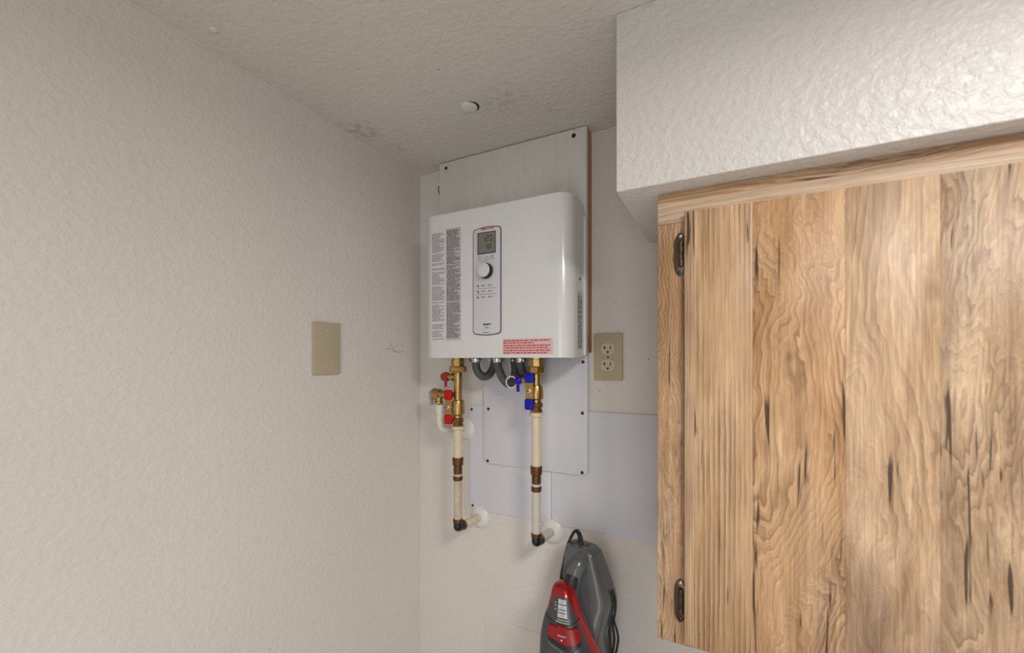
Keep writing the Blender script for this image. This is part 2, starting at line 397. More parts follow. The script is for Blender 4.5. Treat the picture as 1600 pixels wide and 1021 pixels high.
# caulk beads, slightly uneven
def bead(name, p0, p1, r, seed):
    rn = random.Random(seed); p0 = Vector(p0); p1 = Vector(p1); n = 40
    pts = [p0.lerp(p1, i/n)+Vector((rn.uniform(-1, 1), rn.uniform(-1, 1), rn.uniform(-1, 1)))*0.0009 for i in range(n+1)]
    return tube(name, pts, lambda t: r*(0.75+0.5*rn.random()), M['caulk'], None, n=6, sub=2)
struct(bead('trim_1', (0.001, FY, CEIL-0.001), (0.001, -0.002, CEIL-0.001), 0.0028, 1))
struct(bead('trim_2', (0.002, -0.001, CEIL-0.001), (SX-0.002, -0.001, CEIL-0.001), 0.0028, 2))
# hairline crack on the left wall and small marks
def wall_line(name, pix, r, mat, parent):
    return tube(name, [lp(px, py)+Vector((0.0002, 0, 0)) for px, py in pix], r, mat, parent, n=5, sub=4)
wall_line('crack', [(603, 545), (611, 546), (615, 548), (622, 551), (630, 549)], 0.0005, M['crack'], wl)
wall_line('crack', [(608, 533), (612, 541), (615, 548), (618, 551)], 0.0004, M['crack'], wl)
# filled patch low on the back wall
a, b_ = wp(756, 962), wp(862, 1021)
prism('patch', rrect(a.x, b_.x, b_.z-0.25, a.z, 0.01, 3), 'y', 0.0, -0.0012, M['patch'], wb, bev=0.0006)
for (px, py, s) in ((937, 611, 0.0035), (814, 1005, 0.003), (1013, 562, 0.004), (743, 942, 0.002), (1011, 951, 0.002), (925, 572, 0.002), (925, 600, 0.002)):
    p = wp(px, py); lathe('chip', p, (0, -1, 0), [(-0.001, s*0.5), (0.0004, s*0.4), (0.0006, s*0.1)], M['crack'], wb, n=7)
# plug in the ceiling
pc = cp(733, 167)
plug = thing('ceiling_plug', 'small round white plastic plug with a dark gap in the ceiling', 'plug', (pc.x, pc.y, CEIL))
lathe('cap', (pc.x, pc.y, CEIL+0.001), (0, 0, -1), [(0, 0.0185), (0.003, 0.0185), (0.0045, 0.0165), (0.0052, 0.011), (0.0053, 0.002)], M['whiteplastic'], plug, 28)
lathe('hole', (pc.x+0.005, pc.y+0.0012, CEIL+0.001), (0, 0, -1), [(0, 0.0185), (0.0015, 0.0185), (0.0016, 0.002)], M['black'], plug, 28)
pk = cp(334, 47)
lathe('paint_lump', (pk.x, pk.y, CEIL+0.001), (0, 0, -1), [(0, 0.008), (0.003, 0.006), (0.0045, 0.002)], M['ceiling'], ce, 9)
for i, (px, py) in enumerate([(685, 109), (857, 162), (861, 171), (768, 154), (842, 94)]):
    p = cp(px, py); lathe('fleck', (p.x, p.y, CEIL+0.0005), (0, 0, -1), [(0, 0.0018), (0.001, 0.0012), (0.0011, 0.0003)], M['crack'] if i != 4 else M['whiteplastic'], ce, 7)
# ceiling lamp fixture (out of frame), the disk light hangs under its rim
fx = thing('ceiling_lamp', 'round flush ceiling lamp with white rim', 'lamp', (1.32, -1.05, CEIL))
lathe('rim', (1.32, -1.05, CEIL), (0, 0, -1), [(0, 0.19), (0.05, 0.19), (0.06, 0.18), (0.06, 0.02)], M['whiteplastic'], fx, 36)

# ------------------------------------------------------------------ cabinet
CY = -0.300                                 # front of the face frame
pa = wp(1027.5, 306, CY); CX0 = pa.x; CX1 = CX0+1.14
ZR_TOP = wp(1027.5, 320, CY).z; ZR_BOT = wp(1027.5, 352.5, CY).z
ZB = wp(1027.5, 997.5, CY).z
cabx = thing('wall_cabinet', 'rustic wooden wall cabinet with figured plank door hung under the soffit', 'cabinet', ((CX0+CX1)/2, CY/2, ZB))
box('body', CX0, CX1, CY+0.019, -0.001, ZB, ZR_TOP, M['w_stile'], cabx)
box('filler_strip', CX0, CX1, CY+0.004, CY+0.03, ZR_TOP, ZS-0.0005, M['w_strip'], cabx, bev=0.001)
box('top_rail', CX0, CX1, CY, CY+0.019, ZR_BOT, ZR_TOP, M['w_rail'], cabx, bev=0.0008)
SW = wp(1085, 600, CY).x - CX0
for xs in (CX0, (CX0+CX1)/2-SW/2, CX1-SW):
    box('stile', xs, xs+SW, CY, CY+0.019, ZB, ZR_BOT-0.0004, M['w_stile'], cabx, bev=0.0008)
for xs in (CX0+SW, (CX0+CX1)/2+SW/2):
    box('bottom_rail', xs+0.0003, xs+(CX1-CX0)/2-1.5*SW-0.0003, CY, CY+0.019, ZB, ZB+0.04, M['w_rail'], cabx, bev=0.0008)
DY0, DY1 = CY-0.0005, CY-0.0105
DZ1 = wp(1072, 331.5, DY1).z; DZ0 = wp(1072, 1008.5, DY1).z
bx = [wp(p, 600, DY1).x for p in (1069.5, 1085, 1176, 1321, 1469.5, 1640)]
mid = (CX0+CX1)/2
def hinge(parent, x, zc, flip=1):
    hz = 0.0345; cxh = x-flip*0.0068; hwid = 0.0088; out = []
    n = 40
    for k in range(n):
        a = 2*math.pi*k/n; c_, s_ = math.cos(a), math.sin(a)
        u = hwid*math.copysign(abs(c_)**0.8, c_)*(1.0 if abs(s_) < 0.97 else 0.92)
        v = hz*math.copysign(abs(s_)**0.72, s_)
        if abs(v) > hz*0.80: u *= 0.86
        out.append((cxh+flip*min(u, 0.0064), zc+v))
    h = prism('hinge', out, 'y', CY, CY-0.0030, M['bronze'], parent, bev=0.0010)
    lathe('barrel', (cxh+flip*0.0012, CY-0.0050, zc-hz*0.60), (0, 0, 1), [(0, 0.0026), (0.0015, 0.0040), (hz*0.30, 0.0040), (hz*0.31, 0.0033), (hz*0.34, 0.0040), (hz*0.86, 0.0040), (hz*0.87, 0.0033), (hz*0.90, 0.0040), (hz*1.16, 0.0040), (hz*1.20, 0.0026)], M['bronze'], h, 16)
    for s in (-1, 1):
        screw_y(cxh+flip*0.0005, zc+s*hz*0.83, CY-0.0028, 0.0027, M['steel'] if s > 0 else M['bronze'], h)
    return h
DW = bx[5]-bx[0]
for di in range(2):
    if di == 0: xsb = list(bx); xsb[-1] = mid-0.0015
    else: xsb = [2*mid-v for v in ([*bx[:5], mid-0.0015])][::-1]
    dr = link('door', *g_box(xsb[0]+0.001, xsb[-1]-0.001, CY-0.006, CY-0.0003, DZ0+0.001, DZ1-0.001), M['w_stile'], cabx)
    for i in range(5):
        mi = i if di == 0 else 4-i
        box('plank', xsb[i]+0.00005, xsb[i+1]-0.00005, DY1-(0.0002 if i % 2 else 0), CY-0.006, DZ0, DZ1, plank_specs[mi], dr, bev=0.0003)
    hx = xsb[0] if di == 0 else xsb[-1]
    for zc in (wp(1062, 398, CY).z, wp(1062, 938, CY).z):
        hinge(dr, hx-0.0002 if di == 0 else hx+0.0002, zc, 1 if di == 0 else -1)

# ------------------------------------------------------------------ wall panels
big_l, big_s = wp(734, 634).x, wp(862, 760).x
def ztop(px, py): return wp(px, py, -0.004).z
PZ1 = (ztop(735, 634)+ztop(1000, 646))/2; PZ0 = (ztop(780, 804)+ztop(1000, 845))/2
pl = thing('wall_panel', 'cool white flat access panel on the wall behind the left pipe', 'panel', ((big_l+big_s)/2, -0.002, PZ0))
prism('sheet', rrect(big_l, big_s, PZ0, PZ1, 0.004, 4), 'y', 0, -0.004, M['panelwhite'], pl, bev=0.0012)
big_r = wp(1090, 700).x
pr = thing('wall_panel', 'cool white flat panel on the wall running behind the wooden cabinet', 'panel', ((big_r+big_s)/2, -0.002, PZ0))
prism('sheet', rrect(big_s+0.0008, big_r, PZ0, PZ1, 0.003, 4), 'y', 0, -0.004, M['panelwhite'], pr, bev=0.0012)
for px, py in ((737, 640), (738.5, 790)):
    p = wp(px, py, -0.004); screw_y(max(p.x, big_l+0.005), p.z, -0.004, 0.0038, M['black'], pl)
p = wp(868.5, 812, -0.004); screw_y(p.x, p.z, -0.004, 0.003, M['whiteplastic'], pr)
s0 = wp(757, 600, -0.009); s1 = wp(918.5, 746, -0.009)
sz1 = wp(911, 553, -0.009).z; sz0 = (wp(765, 722, -0.009).z+wp(918.5, 746, -0.009).z)/2
sp = thing('cover_panel', 'white cover plate with rounded corners and black screws below the heater', 'panel', ((s0.x+s1.x)/2, -0.006, sz0))
prism('sheet', rrect(s0.x, s1.x, sz0, sz1, 0.013, 6), 'y', -0.0042, -0.0115, M['panelwhite'], sp, bev=0.0025)
for px, py in ((763, 639.5), (762, 720.5), (909.5, 739), (910, 646), (911, 566)):
    p = wp(px, py, -0.0115); screw_y(p.x, p.z, -0.0115, 0.0042, M['black'], sp)

# ------------------------------------------------------------------ outlet and blank plate
o0, o1 = wp(929, 522), wp(973.5, 595)
oc = ((o0.x+o1.x)/2, (wp(929, 522).z+wp(929, 594.5).z+wp(973, 521).z+wp(973, 595.5).z)/4)
ow, oh = (o1.x-o0.x)/2, (wp(951, 521.5).z-wp(951, 595).z)/2
ol = thing('electrical_outlet', 'ivory double electrical outlet on the wall beside the wooden cabinet', 'outlet', (oc[0], -0.003, oc[1]-oh))
prism('plate', rrect(oc[0]-ow, oc[0]+ow, oc[1]-oh, oc[1]+oh, 0.0028, 4), 'y', 0, -0.0062, M['ivory'], ol, bev=0.0018, seg=3)
for s in (1, -1):
    zc = oc[1] + s*oh*0.345 + 0.0
    out = []
    for k in range(40):
        a = 2*math.pi*k/40; out.append((oc[0]+0.0172*math.cos(a), zc+max(-0.0142, min(0.0142, 0.0172*math.sin(a)))))
    rc = prism('receptacle', out, 'y', -0.005, -0.0078, M['ivorylight'], ol, bev=0.0006)
    lathe('groove', (oc[0], -0.0061, zc), (0, -1, 0), [(0, 0.0176), (0.0002, 0.0176)], M['ivory'], rc, 32) if False else None
    gs = [g_box(oc[0]-0.0086, oc[0]-0.0064, -0.0081, -0.0075, zc-0.0015, zc+0.0075), g_box(oc[0]-0.0125, oc[0]-0.0085, -0.0081, -0.0075, zc+0.002, zc+0.0042)]
    link('slot', *merge(gs), M['black'], rc)
    box('slot', oc[0]+0.0055, oc[0]+0.0077, -0.0081, -0.0075, zc-0.001, zc+0.0072, M['black'], rc)
    lathe('ground_hole', (oc[0]-0.0002, -0.0075, zc-0.0078), (0, -1, 0), [(0, 0.0028), (0.0006, 0.0028)], M['black'], rc, 14)
screw_y(oc[0], oc[1], -0.0062, 0.0026, M['darkbrass'], ol)

b0, b1 = lp(487, 502.5), lp(529.5, 585.5)
bzc = (lp(487, 502.5).z+lp(487, 586.5).z+lp(529.5, 506.5).z+lp(529.5, 585).z)/4
bh = (lp(508, 504.5).z-lp(508, 586).z)/2
by0, by1 = b0.y, b1.y
bp_ = thing('blank_wall_plate', 'tan blank cover plate screwed to the bare left wall', 'wall plate', (0.003, (by0+by1)/2, bzc-bh))
prism('plate', rrect(by0, by1, bzc-bh, bzc+bh, 0.0028, 4), 'x', 0, 0.0062, M['tan'], bp_, bev=0.0018, seg=3)
for s in (1, -1):
    p = ((by0+by1)/2, bzc+s*bh*0.69)
    sc = lathe('screw', (0.0060, p[0], p[1]), (1, 0, 0), [(0, 0.0036), (0.0006, 0.0036), (0.0013, 0.0024), (0.0014, 0.0005)], M['ivorylight'], bp_, 14)
    box('screw_slot', 0.0068, 0.0076, p[0]-0.0005, p[0]+0.0005, p[1]-0.0026, p[1]+0.0026, M['crack'], sc)

# ------------------------------------------------------------------ mounting board
BT = 0.046
bl, br_ = wp(686.5, 300, -BT).x, wp(916.5, 300, -BT).x
bzt = CEIL-0.003
bzb = wp(917, 553.5, -BT).z
mb = thing('mounting_board', 'whitewashed plywood mounting board on raw wood framing behind the heater', 'board', ((bl+br_)/2, -BT/2, bzb))
box('plywood_sheet', bl, br_, -BT, -BT+0.012, bzb, bzt, M['plywood'], mb, bev=0.0008)
box('stud', br_-0.045, br_-0.0006, -BT+0.0121, 0, bzb+0.004, bzt, M['stud'], mb)
box('stud', bl+0.004, bl+0.045, -BT+0.0121, 0, bzb+0.004, bzt, M['stud'], mb)
for px, py, r in ((697, 263, 0.0048), (896.5, 212, 0.0055), (897.5, 203, 0.0012)):
    p = wp(px, py, -BT); screw_y(p.x, p.z, -BT, r, M['black'], mb)
# red wire end peeping out beside the board
rw = [wp(688, 290, -0.02), wp(685.2, 293, -0.02), wp(685.5, 299, -0.02), wp(688, 308, -0.02)]
tag(tube('red_wire', rw, 0.0016, M['redvinyl'], None, n=8), 'short red wire end poking out beside the plywood board', 'wire')

# ------------------------------------------------------------------ tankless water heater
HF = -(BT+0.1115)                               # front face
hx0 = wp(662, 450, HF).x - 0.004; hx1 = hx0+0.4055
hz0 = CAM.z + 0.0040
hz1 = (wp(700, 333.5, HF).z + wp(860, 303, HF).z)/2
ht = thing('water_heater', 'white electric tankless water heater with dial and small display', 'water heater', ((hx0+hx1)/2, -BT, hz0))
R_ = 0.036
yb = -BT-0.0135
out = [(hx0+0.001, yb), ]
for k in range(13):
    a = math.radians(180+90*k/12); out.append((hx0+R_+R_*math.cos(a), HF+R_+R_*math.sin(a)))
for k in range(13):
    a = math.radians(270+90*k/12); out.append((hx1-R_+R_*math.cos(a), HF+R_+R_*math.sin(a)))
out.append((hx1-0.001, yb))
prism('cover', out, 'z', hz0, hz1, M['enamel'], ht, bev=0.004, seg=3)
box('back_plate', hx0+0.004, hx1+0.0045, -BT-0.0135, -BT-0.0016, hz0+0.006, hz1-0.028, M['enamel'], ht, bev=0.001)
p = wp(907.8, 435.5, -BT-0.05)
lathe('screw', (hx1, -BT-0.045, p.z), (1, 0, 0), [(-0.002, 0.003), (0.0008, 0.003), (0.0014, 0.001)], M['darkline'], ht, 10)
# rating label on the side
lz0, lz1 = wp(904, 546, -BT-0.06).z, wp(904, 456, -BT-0.06).z
rl = box('rating_label', hx1-0.001, hx1+0.0005, -BT-0.066, -BT-0.030, lz0, lz1, M['labelgrey'], ht)
gs = []
for col_ in range(5):
    y_ = -BT-0.063+col_*0.0068; z_ = lz0+0.004
    while z_ < lz1-0.012:
        l_ = random.uniform(0.003, 0.012)
        gs.append(g_box(hx1, hx1+0.0008, y_, y_+0.0028, z_, z_+l_)); z_ += l_+random.uniform(0.0012, 0.005)
link('print', *merge(gs), M['midprint'], rl)
# warning texts: two columns of tiny print
def print_block(x0, x1, z0, z1, y, lh, mat, parent, fill=0.62, ragged=0.25, seed=0, name='print', lead=0.0):
    rn = random.Random(seed); gs = []; z = z1
    while z-lh > z0:
        xe = x1 - (x1-x0)*(rn.random()**3)*ragged*2; x = x0
        if rn.random() < lead: z -= lh; continue
        while x < xe:
            l = rn.uniform(0.0015, 0.007); e = min(x+l, xe)
            gs.append(([(x, y, z-lh*fill), (e, y, z-lh*fill), (e, y, z), (x, y, z)], [[0, 1, 2, 3]])); x = e+lh*0.45
        z -= lh
    return link(name, *merge(gs), mat, parent)
def hp(px, py, d=0.0): return wp(px, py, HF-d)
lx0, lx1, lx2, lx3 = hp(675.5, 450).x, hp(695, 450).x, hp(697.8, 450).x, hp(719.5, 450).x
tz, bz = hp(697, 359).z, hp(697, 532).z
lab = box('safety_label', lx0-0.002, lx2-0.0006, HF-0.0002, HF+0.001, bz-0.002, tz+0.001, M['labelwhite'], ht)
lab2 = box('safety_label', lx2-0.0005, lx3+0.001, HF-0.0002, HF+0.001, bz-0.001, tz+0.001, M['labelgrey'], ht)
H3 = (tz-bz)/3
for k in range(3):
    za, zb_ = tz-k*H3-0.002-(0.004 if k == 0 else 0), tz-(k+1)*H3+0.001
    print_block(lx0, lx1, zb_, za, HF-0.0004, 0.00335, M['midprint'], lab, fill=0.5, seed=k, lead=0.06)
    print_block(lx2, lx3-0.0005, zb_, za+0.003, HF-0.0004, 0.00335, M['darkline'], lab2, fill=0.55, seed=10+k, ragged=0.3)
# red warning label
ra, rb = hp(785.5, 545), hp(864, 545)
rz1, rz0 = hp(825, 529).z, hp(825, 554).z
wlb = box('warning_label', ra.x, rb.x, HF-0.0003, HF+0.001, rz0, rz1, M['labelpink'], ht)
gs = []; rn = random.Random(5)
for k in range(6):
    z = rz1-0.0032-k*(rz1-rz0-0.006)/5.6 - (0.0006 if k >= 2 else 0) - (0.0006 if k >= 4 else 0)
    xe = rb.x-0.007 if k % 2 == 0 else (rb.x-0.045 if k == 1 else rb.x-0.012); x = ra.x+0.0025
    while x < xe:
        e = min(x+rn.uniform(0.003, 0.011), xe)
        gs.append(([(x, HF-0.0006, z-0.0027), (e, HF-0.0006, z-0.0027), (e, HF-0.0006, z), (x, HF-0.0006, z)], [[0, 1, 2, 3]])); x = e+0.0016
link('print', *merge(gs), M['redprint'], wlb)
# control fascia
c0, c1 = hp(739.3, 440).x, hp(783.5, 440).x
cz1, cz0 = (hp(741, 356.5).z+hp(782, 352).z)/2, hp(762, 524.5).z
def fascia(x0, x1, z0, z1, r, bul, n=6):
    o = []
    for cx_, cz_, a0 in ((x1-r, z1-r, 0), (x0+r, z1-r, 90), (x0+r, z0+r, 180), (x1-r, z0+r, 270)):
        for k in range(n+1):
            a = math.radians(a0+90*k/n); o.append((cx_+r*math.cos(a), cz_+r*math.sin(a)))
        if a0 == 0:
            for k in range(1, 8): t = k/8; o.append((x1-r+(x0+r-(x1-r))*t, z1+bul*math.sin(math.pi*t)))
        if a0 == 180:
            for k in range(1, 8): t = k/8; o.append((x0+r+(x1-r-(x0+r))*t, z0-bul*math.sin(math.pi*t)))
    return o
fa = prism('control_panel', fascia(c0, c1, cz0+0.003, cz1-0.003, 0.009, 0.003), 'y', HF+0.001, HF-0.0012, M['darkline'], ht, bev=0.0)
prism('fascia', fascia(c0+0.0021, c1-0.0021, cz0+0.0051, cz1-0.0051, 0.0075, 0.003), 'y', HF, HF-0.0022, M['ctrl'], fa, bev=0.0006)
FS = HF-0.0022
q0, q1 = hp(747, 380).x, hp(775.3, 380).x; dz1, dz0 = hp(761, 363).z, hp(761, 397).z
ds = box('display', q0, q1, FS-0.0008, FS+0.0005, dz0, dz1, M['black'], fa, bev=0.0004)
box('screen', q0+0.0028, q1-0.0018, FS-0.0012, FS-0.0002, dz0+0.0022, dz1-0.0022, M['lcd'], ds)
SEG = {'0': 'abcdef', '1': 'bc', '2': 'abged'}
def digit(ch, x, z, w_, h_):
    t = 0.0013; gs = []
    seg = {'a': (x, x+w_, z+h_-t, z+h_), 'g': (x, x+w_, z+h_/2-t/2, z+h_/2+t/2), 'd': (x, x+w_, z, z+t),
           'b': (x+w_-t, x+w_, z+h_/2+t*.4, z+h_-t*.4), 'c': (x+w_-t, x+w_, z+t*.4, z+h_/2-t*.4),
           'f': (x, x+t, z+h_/2+t*.4, z+h_-t*.4), 'e': (x, x+t, z+t*.4, z+h_/2-t*.4)}
    for s in SEG[ch]:
        a = seg[s]; gs.append(g_box(a[0], a[1], FS-0.0015, FS-0.0011, a[2], a[3]))
    return merge(gs)
sw = q1-q0; shh = dz1-dz0
for i, ch in enumerate('120'):
    link('digit', *digit(ch, q0+sw*(0.30+0.19*i), dz0+shh*0.56, sw*0.13, shh*0.28), M['black'], ds)
for i, ch in enumerate('00'):
    link('digit', *digit(ch, q0+sw*(0.52+0.15*i), dz0+shh*0.22, sw*0.10, shh*0.20), M['black'], ds)
text('brand_lettering', 'STIEBEL ELTRON', 0.0048, (hp(762, 357.5).x, FS-0.0002, hp(762, 357.8).z), M['redprint'], fa, bold=0.00025)
for px, py, ch in ((750.8, 405), (760.8, 404.5), (769.8, 402)) and ((750.8, 405, '1'), (760.8, 404.5, 'i'), (769.8, 402, '2')):
    q = hp(px, py); r = 0.0054
    gl = []
    n = 24; vs = []; fs = []
    for k in range(n):
        a = 2*math.pi*k/n
        for rr in (r, r*0.84): vs.append((q.x+rr*math.cos(a), FS-0.0003, q.z+rr*math.sin(a)))
    for k in range(n): fs.append([2*k, 2*((k+1) % n), 2*((k+1) % n)+1, 2*k+1])
    bt = lathe('button', (q.x, FS+0.0005, q.z), (0, -1, 0), [(0, r*0.95), (0.0006, r*0.95), (0.0007, 0.001)], M['ctrl'], fa, 24)
    vs = [(v[0], FS-0.0004, v[2]) for v in vs]
    link('button_ring', vs, fs, M['midprint'], bt)
    text('button_mark', ch, 0.0062, (q.x, FS-0.0005, q.z), M['darkline'], bt, bold=0.0001)
q = hp(760.5, 424)
kn = lathe('dial_knob', (q.x, FS, q.z), (0, -1, 0), [(0, 0.0190), (0.002, 0.0190), (0.0125, 0.0178), (0.0135, 0.0172), (0.0138, 0.010)], M['black'], fa, 40)
lathe('dial_face', (q.x, FS-0.0132, q.z), (0, -1, 0), [(0, 0.0168), (0.0010, 0.0168), (0.0014, 0.0162), (0.0015, 0.004)], M['knob'], kn, 40)
for i, py in enumerate((447.5, 456.5, 465.5)):
    z = hp(761, py-1).z; x0 = hp(746, py).x; x1 = hp(776, py).x
    gs = [g_box(x0, x0+0.004, FS-0.0003, FS, z-0.0005, z+0.0025), g_box(x0+0.0025, x0+0.0055, FS-0.0003, FS, z-0.003, z+0.0005)]
    xx = x0+0.0125
    for l in (0.0025, 0.003, 0.0018, -0.008, 0.0026, 0.003, 0.002):
        if l < 0: xx += 0.0065; continue
        gs.append(g_box(xx, xx+l, FS-0.0003, FS, z-0.001, z+0.0016)); xx += l+0.0015
    link('symbol_row', *merge(gs), M['midprint'], fa)
    if i < 2: box('divider', x0, x1, FS-0.0003, FS, z-0.0072, z-0.0064, M['midprint'], fa)
text('model_lettering', 'tempra', 0.0074, (hp(761.5, 506.5).x, FS-0.0002, hp(761.5, 506.8).z), M['darkline'], fa, bold=0.00025)
text('model_lettering', 'Plus', 0.0066, (hp(761.5, 512).x, FS-0.0002, hp(761.5, 512.3).z), M['midprint'], fa)
z = hp(761, 520).z; x = hp(755, 520).x; gs = []
for l in (0.003, 0.0045, 0.0035, 0.004): gs.append(g_box(x, x+l, FS-0.0003, FS, z-0.0009, z+0.0009)); x += l+0.0006
link('small_print', *merge(gs), M['midprint'], fa)

# ------------------------------------------------------------------ pipework
PY = -0.095
def vprof(px, ys, y=PY):
    """vertical lathe from photo rows: ys = [(row, half width px)]"""
    k = mpp(px, y); z0 = wp(px, ys[0][0], y).z
    return [(z0 - wp(px, r, y).z, h*k) for r, h in ys], wp(px, ys[0][0], y)
def vl(name, px, ys, mat, parent, n=24, y=PY, rot=0.0, xfix=None):
    pr_, p0 = vprof(px, ys, y)
    if xfix is not None: p0.x = xfix
    return lathe(name, p0, (0, 0, -1), pr_, mat, parent, n, rot)
def escutcheon(p, r, parent):
    e = lathe('wall_flange', (p.x, 0.0, p.z), (0, -1, 0), [(0, r), (0.003, r), (0.006, r*0.94), (0.010, r*0.66), (0.012, r*0.52), (0.0125, r*0.4)], M['whiteplastic'], parent, 36)
    return e
def sleeve(name, c, x0, x1, y, z0, z1, mat, parent):
    return box(name, x0, x1, y-0.0055, y+0.0055, z0, z1, mat, parent, bev=0.0042, seg=3)
def butterfly(c, px, rows, xw, parent, mat, y):
    """lever plate with two dipped grips and its nut: rows = (top0, top1, bot0, bot1)"""
    k = mpp(px, y); x = wp(px, 620, y).x; Z = lambda r: wp(px, r, y).z
    lv = box('lever', x-xw*0.85*k, x+xw*0.85*k, y-0.0012, y+0.0012, Z(rows[3])+0.002, Z(rows[0])-0.002, M['brass'], parent, bev=0.0008)
    for a, b2 in ((rows[0], rows[1]), (rows[2], rows[3])):
        sleeve('grip', None, x-xw*k, x+xw*k, y, Z(b2), Z(a), mat, lv)
    zc = (Z(rows[1])+Z(rows[2]))/2
    lathe('lever_nut', (x, y-0.001, zc), (0, -1, 0), [(0, 0.0062), (0.002, 0.0062), (0.0021, 0.0052), (0.0065, 0.0052), (0.0072, 0.0042)], M['chrome'], lv, 6)
    lathe('stem', (x, y+0.001, zc), (0, -1, 0), [(0, 0.003), (0.011, 0.003), (0.0115, 0.0022)], M['darkbrass'], lv, 12)
    return x, zc

def riser(nm, label, px, R, hot):
    """R: photo rows of the stack from the union down to the elbow"""
    x = wp(px, R['nut0'], PY).x
    th = thing(nm, label, 'pipe', (x, PY, wp(px, R['elb1'], PY).z))
    A = dict(parent=th, xfix=x)
    topz = hz0; ptop = Vector((x, PY, topz+0.001))
    w_ = R['w']
    # union tailpiece, nut, valve body
    vl('tailpiece', px, [(R['nut0']-4, 9.2*w_), (R['nut0']-0.5, 9.2*w_), (R['nut0'], 10.4*w_), (R['nut1'], 10.6*w_)], M['brass'], n=8, **A)
    vl('union_nut', px, [(R['nut1'], 12.0*w_), (R['nut1']+1.5, 13.6*w_), (R['nut2']-1.8, 13.6*w_), (R['nut2'], 12*w_)], M['brass'], n=8, rot=0.25, **A)
    vl('valve_body', px, [(R['nut2'], 6.8*w_), (R['bar1'], 6.6*w_), (R['bar1']+1, 9.0*w_), (R['bar1']+4, 9.6*w_), (R['bar1']+9, 10.2*w_), (R['bar1']+14, 10.6*w_),
                          (R['ball1']-6, 10.2*w_), (R['ball1']-4, 8.0*w_), (R['ball1'], 7.6*w_)], M['brass'], n=28, **A)
    vl('compression_nut', px, [(R['ball1'], 7*w_), (R['ball1']+1, 9.6*w_), (R['ball1']+6, 9.8*w_), (R['ball1']+7, 8.2*w_), (R['col0']-4, 8.0*w_), (R['col0']-3.5, 9.4*w_), (R['col0'], 9.2*w_)], M['darkbrass'], n=6, rot=0.4, **A)
    vl('pipe_collar', px, [(R['col0'], 9.4*w_), (R['col0']+0.6, 9.9*w_), (R['col1']-0.4, 9.9*w_), (R['col1'], 9.2*w_), (R['col1']+0.3, 6.9*w_)], M['cream'], **A)
    vl('upper_pipe', px, [(R['col1'], 6.75*w_), (R['cop0']+1, 6.75*w_)], M['cream'], **A)
    vl('coupling', px, [(R['cop0'], 8.2*w_), (R['cop0']+0.8, 8.6*w_), (R['cop1']-1, 8.3*w_), (R['cop1'], 6.6*w_), (R['cop1']+3, 6.6*w_), (R['cop1']+4, 6.9*w_), (R['cop2']-1, 6.9*w_), (R['cop2'], 6.0*w_)], M['copper'], **A)
    vl('lower_pipe', px, [(R['cop2']-1, 6.4*w_), (R['elb0']+1, 6.4*w_)], M['pexstain'] if hot else M['pex'], **A)
    vl('crimp_ring', px, [(R['ring0'], 7.0*w_), (R['ring0']+0.8, 7.6*w_), (R['ring1']-0.8, 7.6*w_), (R['ring1'], 7.0*w_)], M['copper'], **A)
    vl('crimp_ring', px, [(R['elb0'], 7.0*w_), (R['elb0']+0.8, 7.6*w_), (R['elb0']+5.5, 7.6*w_), (R['elb0']+6.2, 7.0*w_)], M['copper'], **A)
    k = mpp(px, PY); r = 6.4*w_*k
    ez = wp(px, (R['elb0']+6+R['elb1'])/2, PY).z
    E = Vector(R['wall']); W = wp(E.x, E.y, 0.0); W = Vector((W.x, 0.0, W.z))
    d = (W-Vector((x, PY, ez)))
    el = tube('elbow', [Vector((x, PY, ez+r*1.5)), Vector((x, PY, ez+r*0.75)), Vector((x, PY-0.0005, ez+0.001))+d*0.01, Vector((x, PY, ez-0.0005))+d*0.10, Vector((x, PY, ez))+d*0.2], r*1.08, M['elbow'], th, n=18)
    dn = d.normalized()
    lathe('crimp_ring', Vector((x, PY, ez))+dn*0.017, dn, [(0, r*1.1), (0.001, r*1.2), (0.006, r*1.2), (0.007, r*1.1)], M['copper'], th)
    lathe('wall_pipe', Vector((x, PY, ez))+dn*0.02, dn, [(0, r), (d.length-0.02, r)], M['cream'] if hot else M['pex'], th)
    escutcheon(W, R['fl'], th)
    return th, x

hotR = dict(nut0=562.5, nut1=572.5, nut2=582, bar1=625, ball1=653, col0=666, col1=671, cop0=715, cop1=728, cop2=741, ring0=744, ring1=750.5, elb0=810.5, elb1=832, w=1.0, wall=(751, 808), fl=0.0305)
hot, hxp = riser('hot_water_pipe', 'left pipe under the heater with red valve handles and brass fittings', 715.5, hotR, True)
# drain with small red handle
k = mpp(715, PY); zt = wp(715, 589.5, PY).z
lathe('drain_branch', (hxp, PY, zt), (-1, -0.15, 0), [(0.004, 0.0085), (0.0125, 0.0085), (0.013, 0.0105), (0.019, 0.0105), (0.0195, 0.0075), (0.028, 0.0075)], M['brass'], hot, 18)
dk = lathe('drain_handle', (hxp-0.036, PY-0.006, zt), (0.25, -1, 0), [(-0.008, 0.0125), (-0.004, 0.0135), (0.000, 0.012), (0.003, 0.008), (0.004, 0.002)], M['darkred'], hot, 18)
prism('handle_tail', [(hxp-0.037, zt), (hxp-0.029, zt), (hxp-0.030, zt-0.027), (hxp-0.036, zt-0.027)], 'y', PY-0.012, PY-0.007, M['darkred'], dk, bev=0.0012)
lathe('drain_cap', (hxp-0.044, PY-0.000, zt), (0.25, -1, 0), [(-0.012, 0.010), (0.002, 0.0115), (0.003, 0.010)], M['darkbrass'], dk, 16)
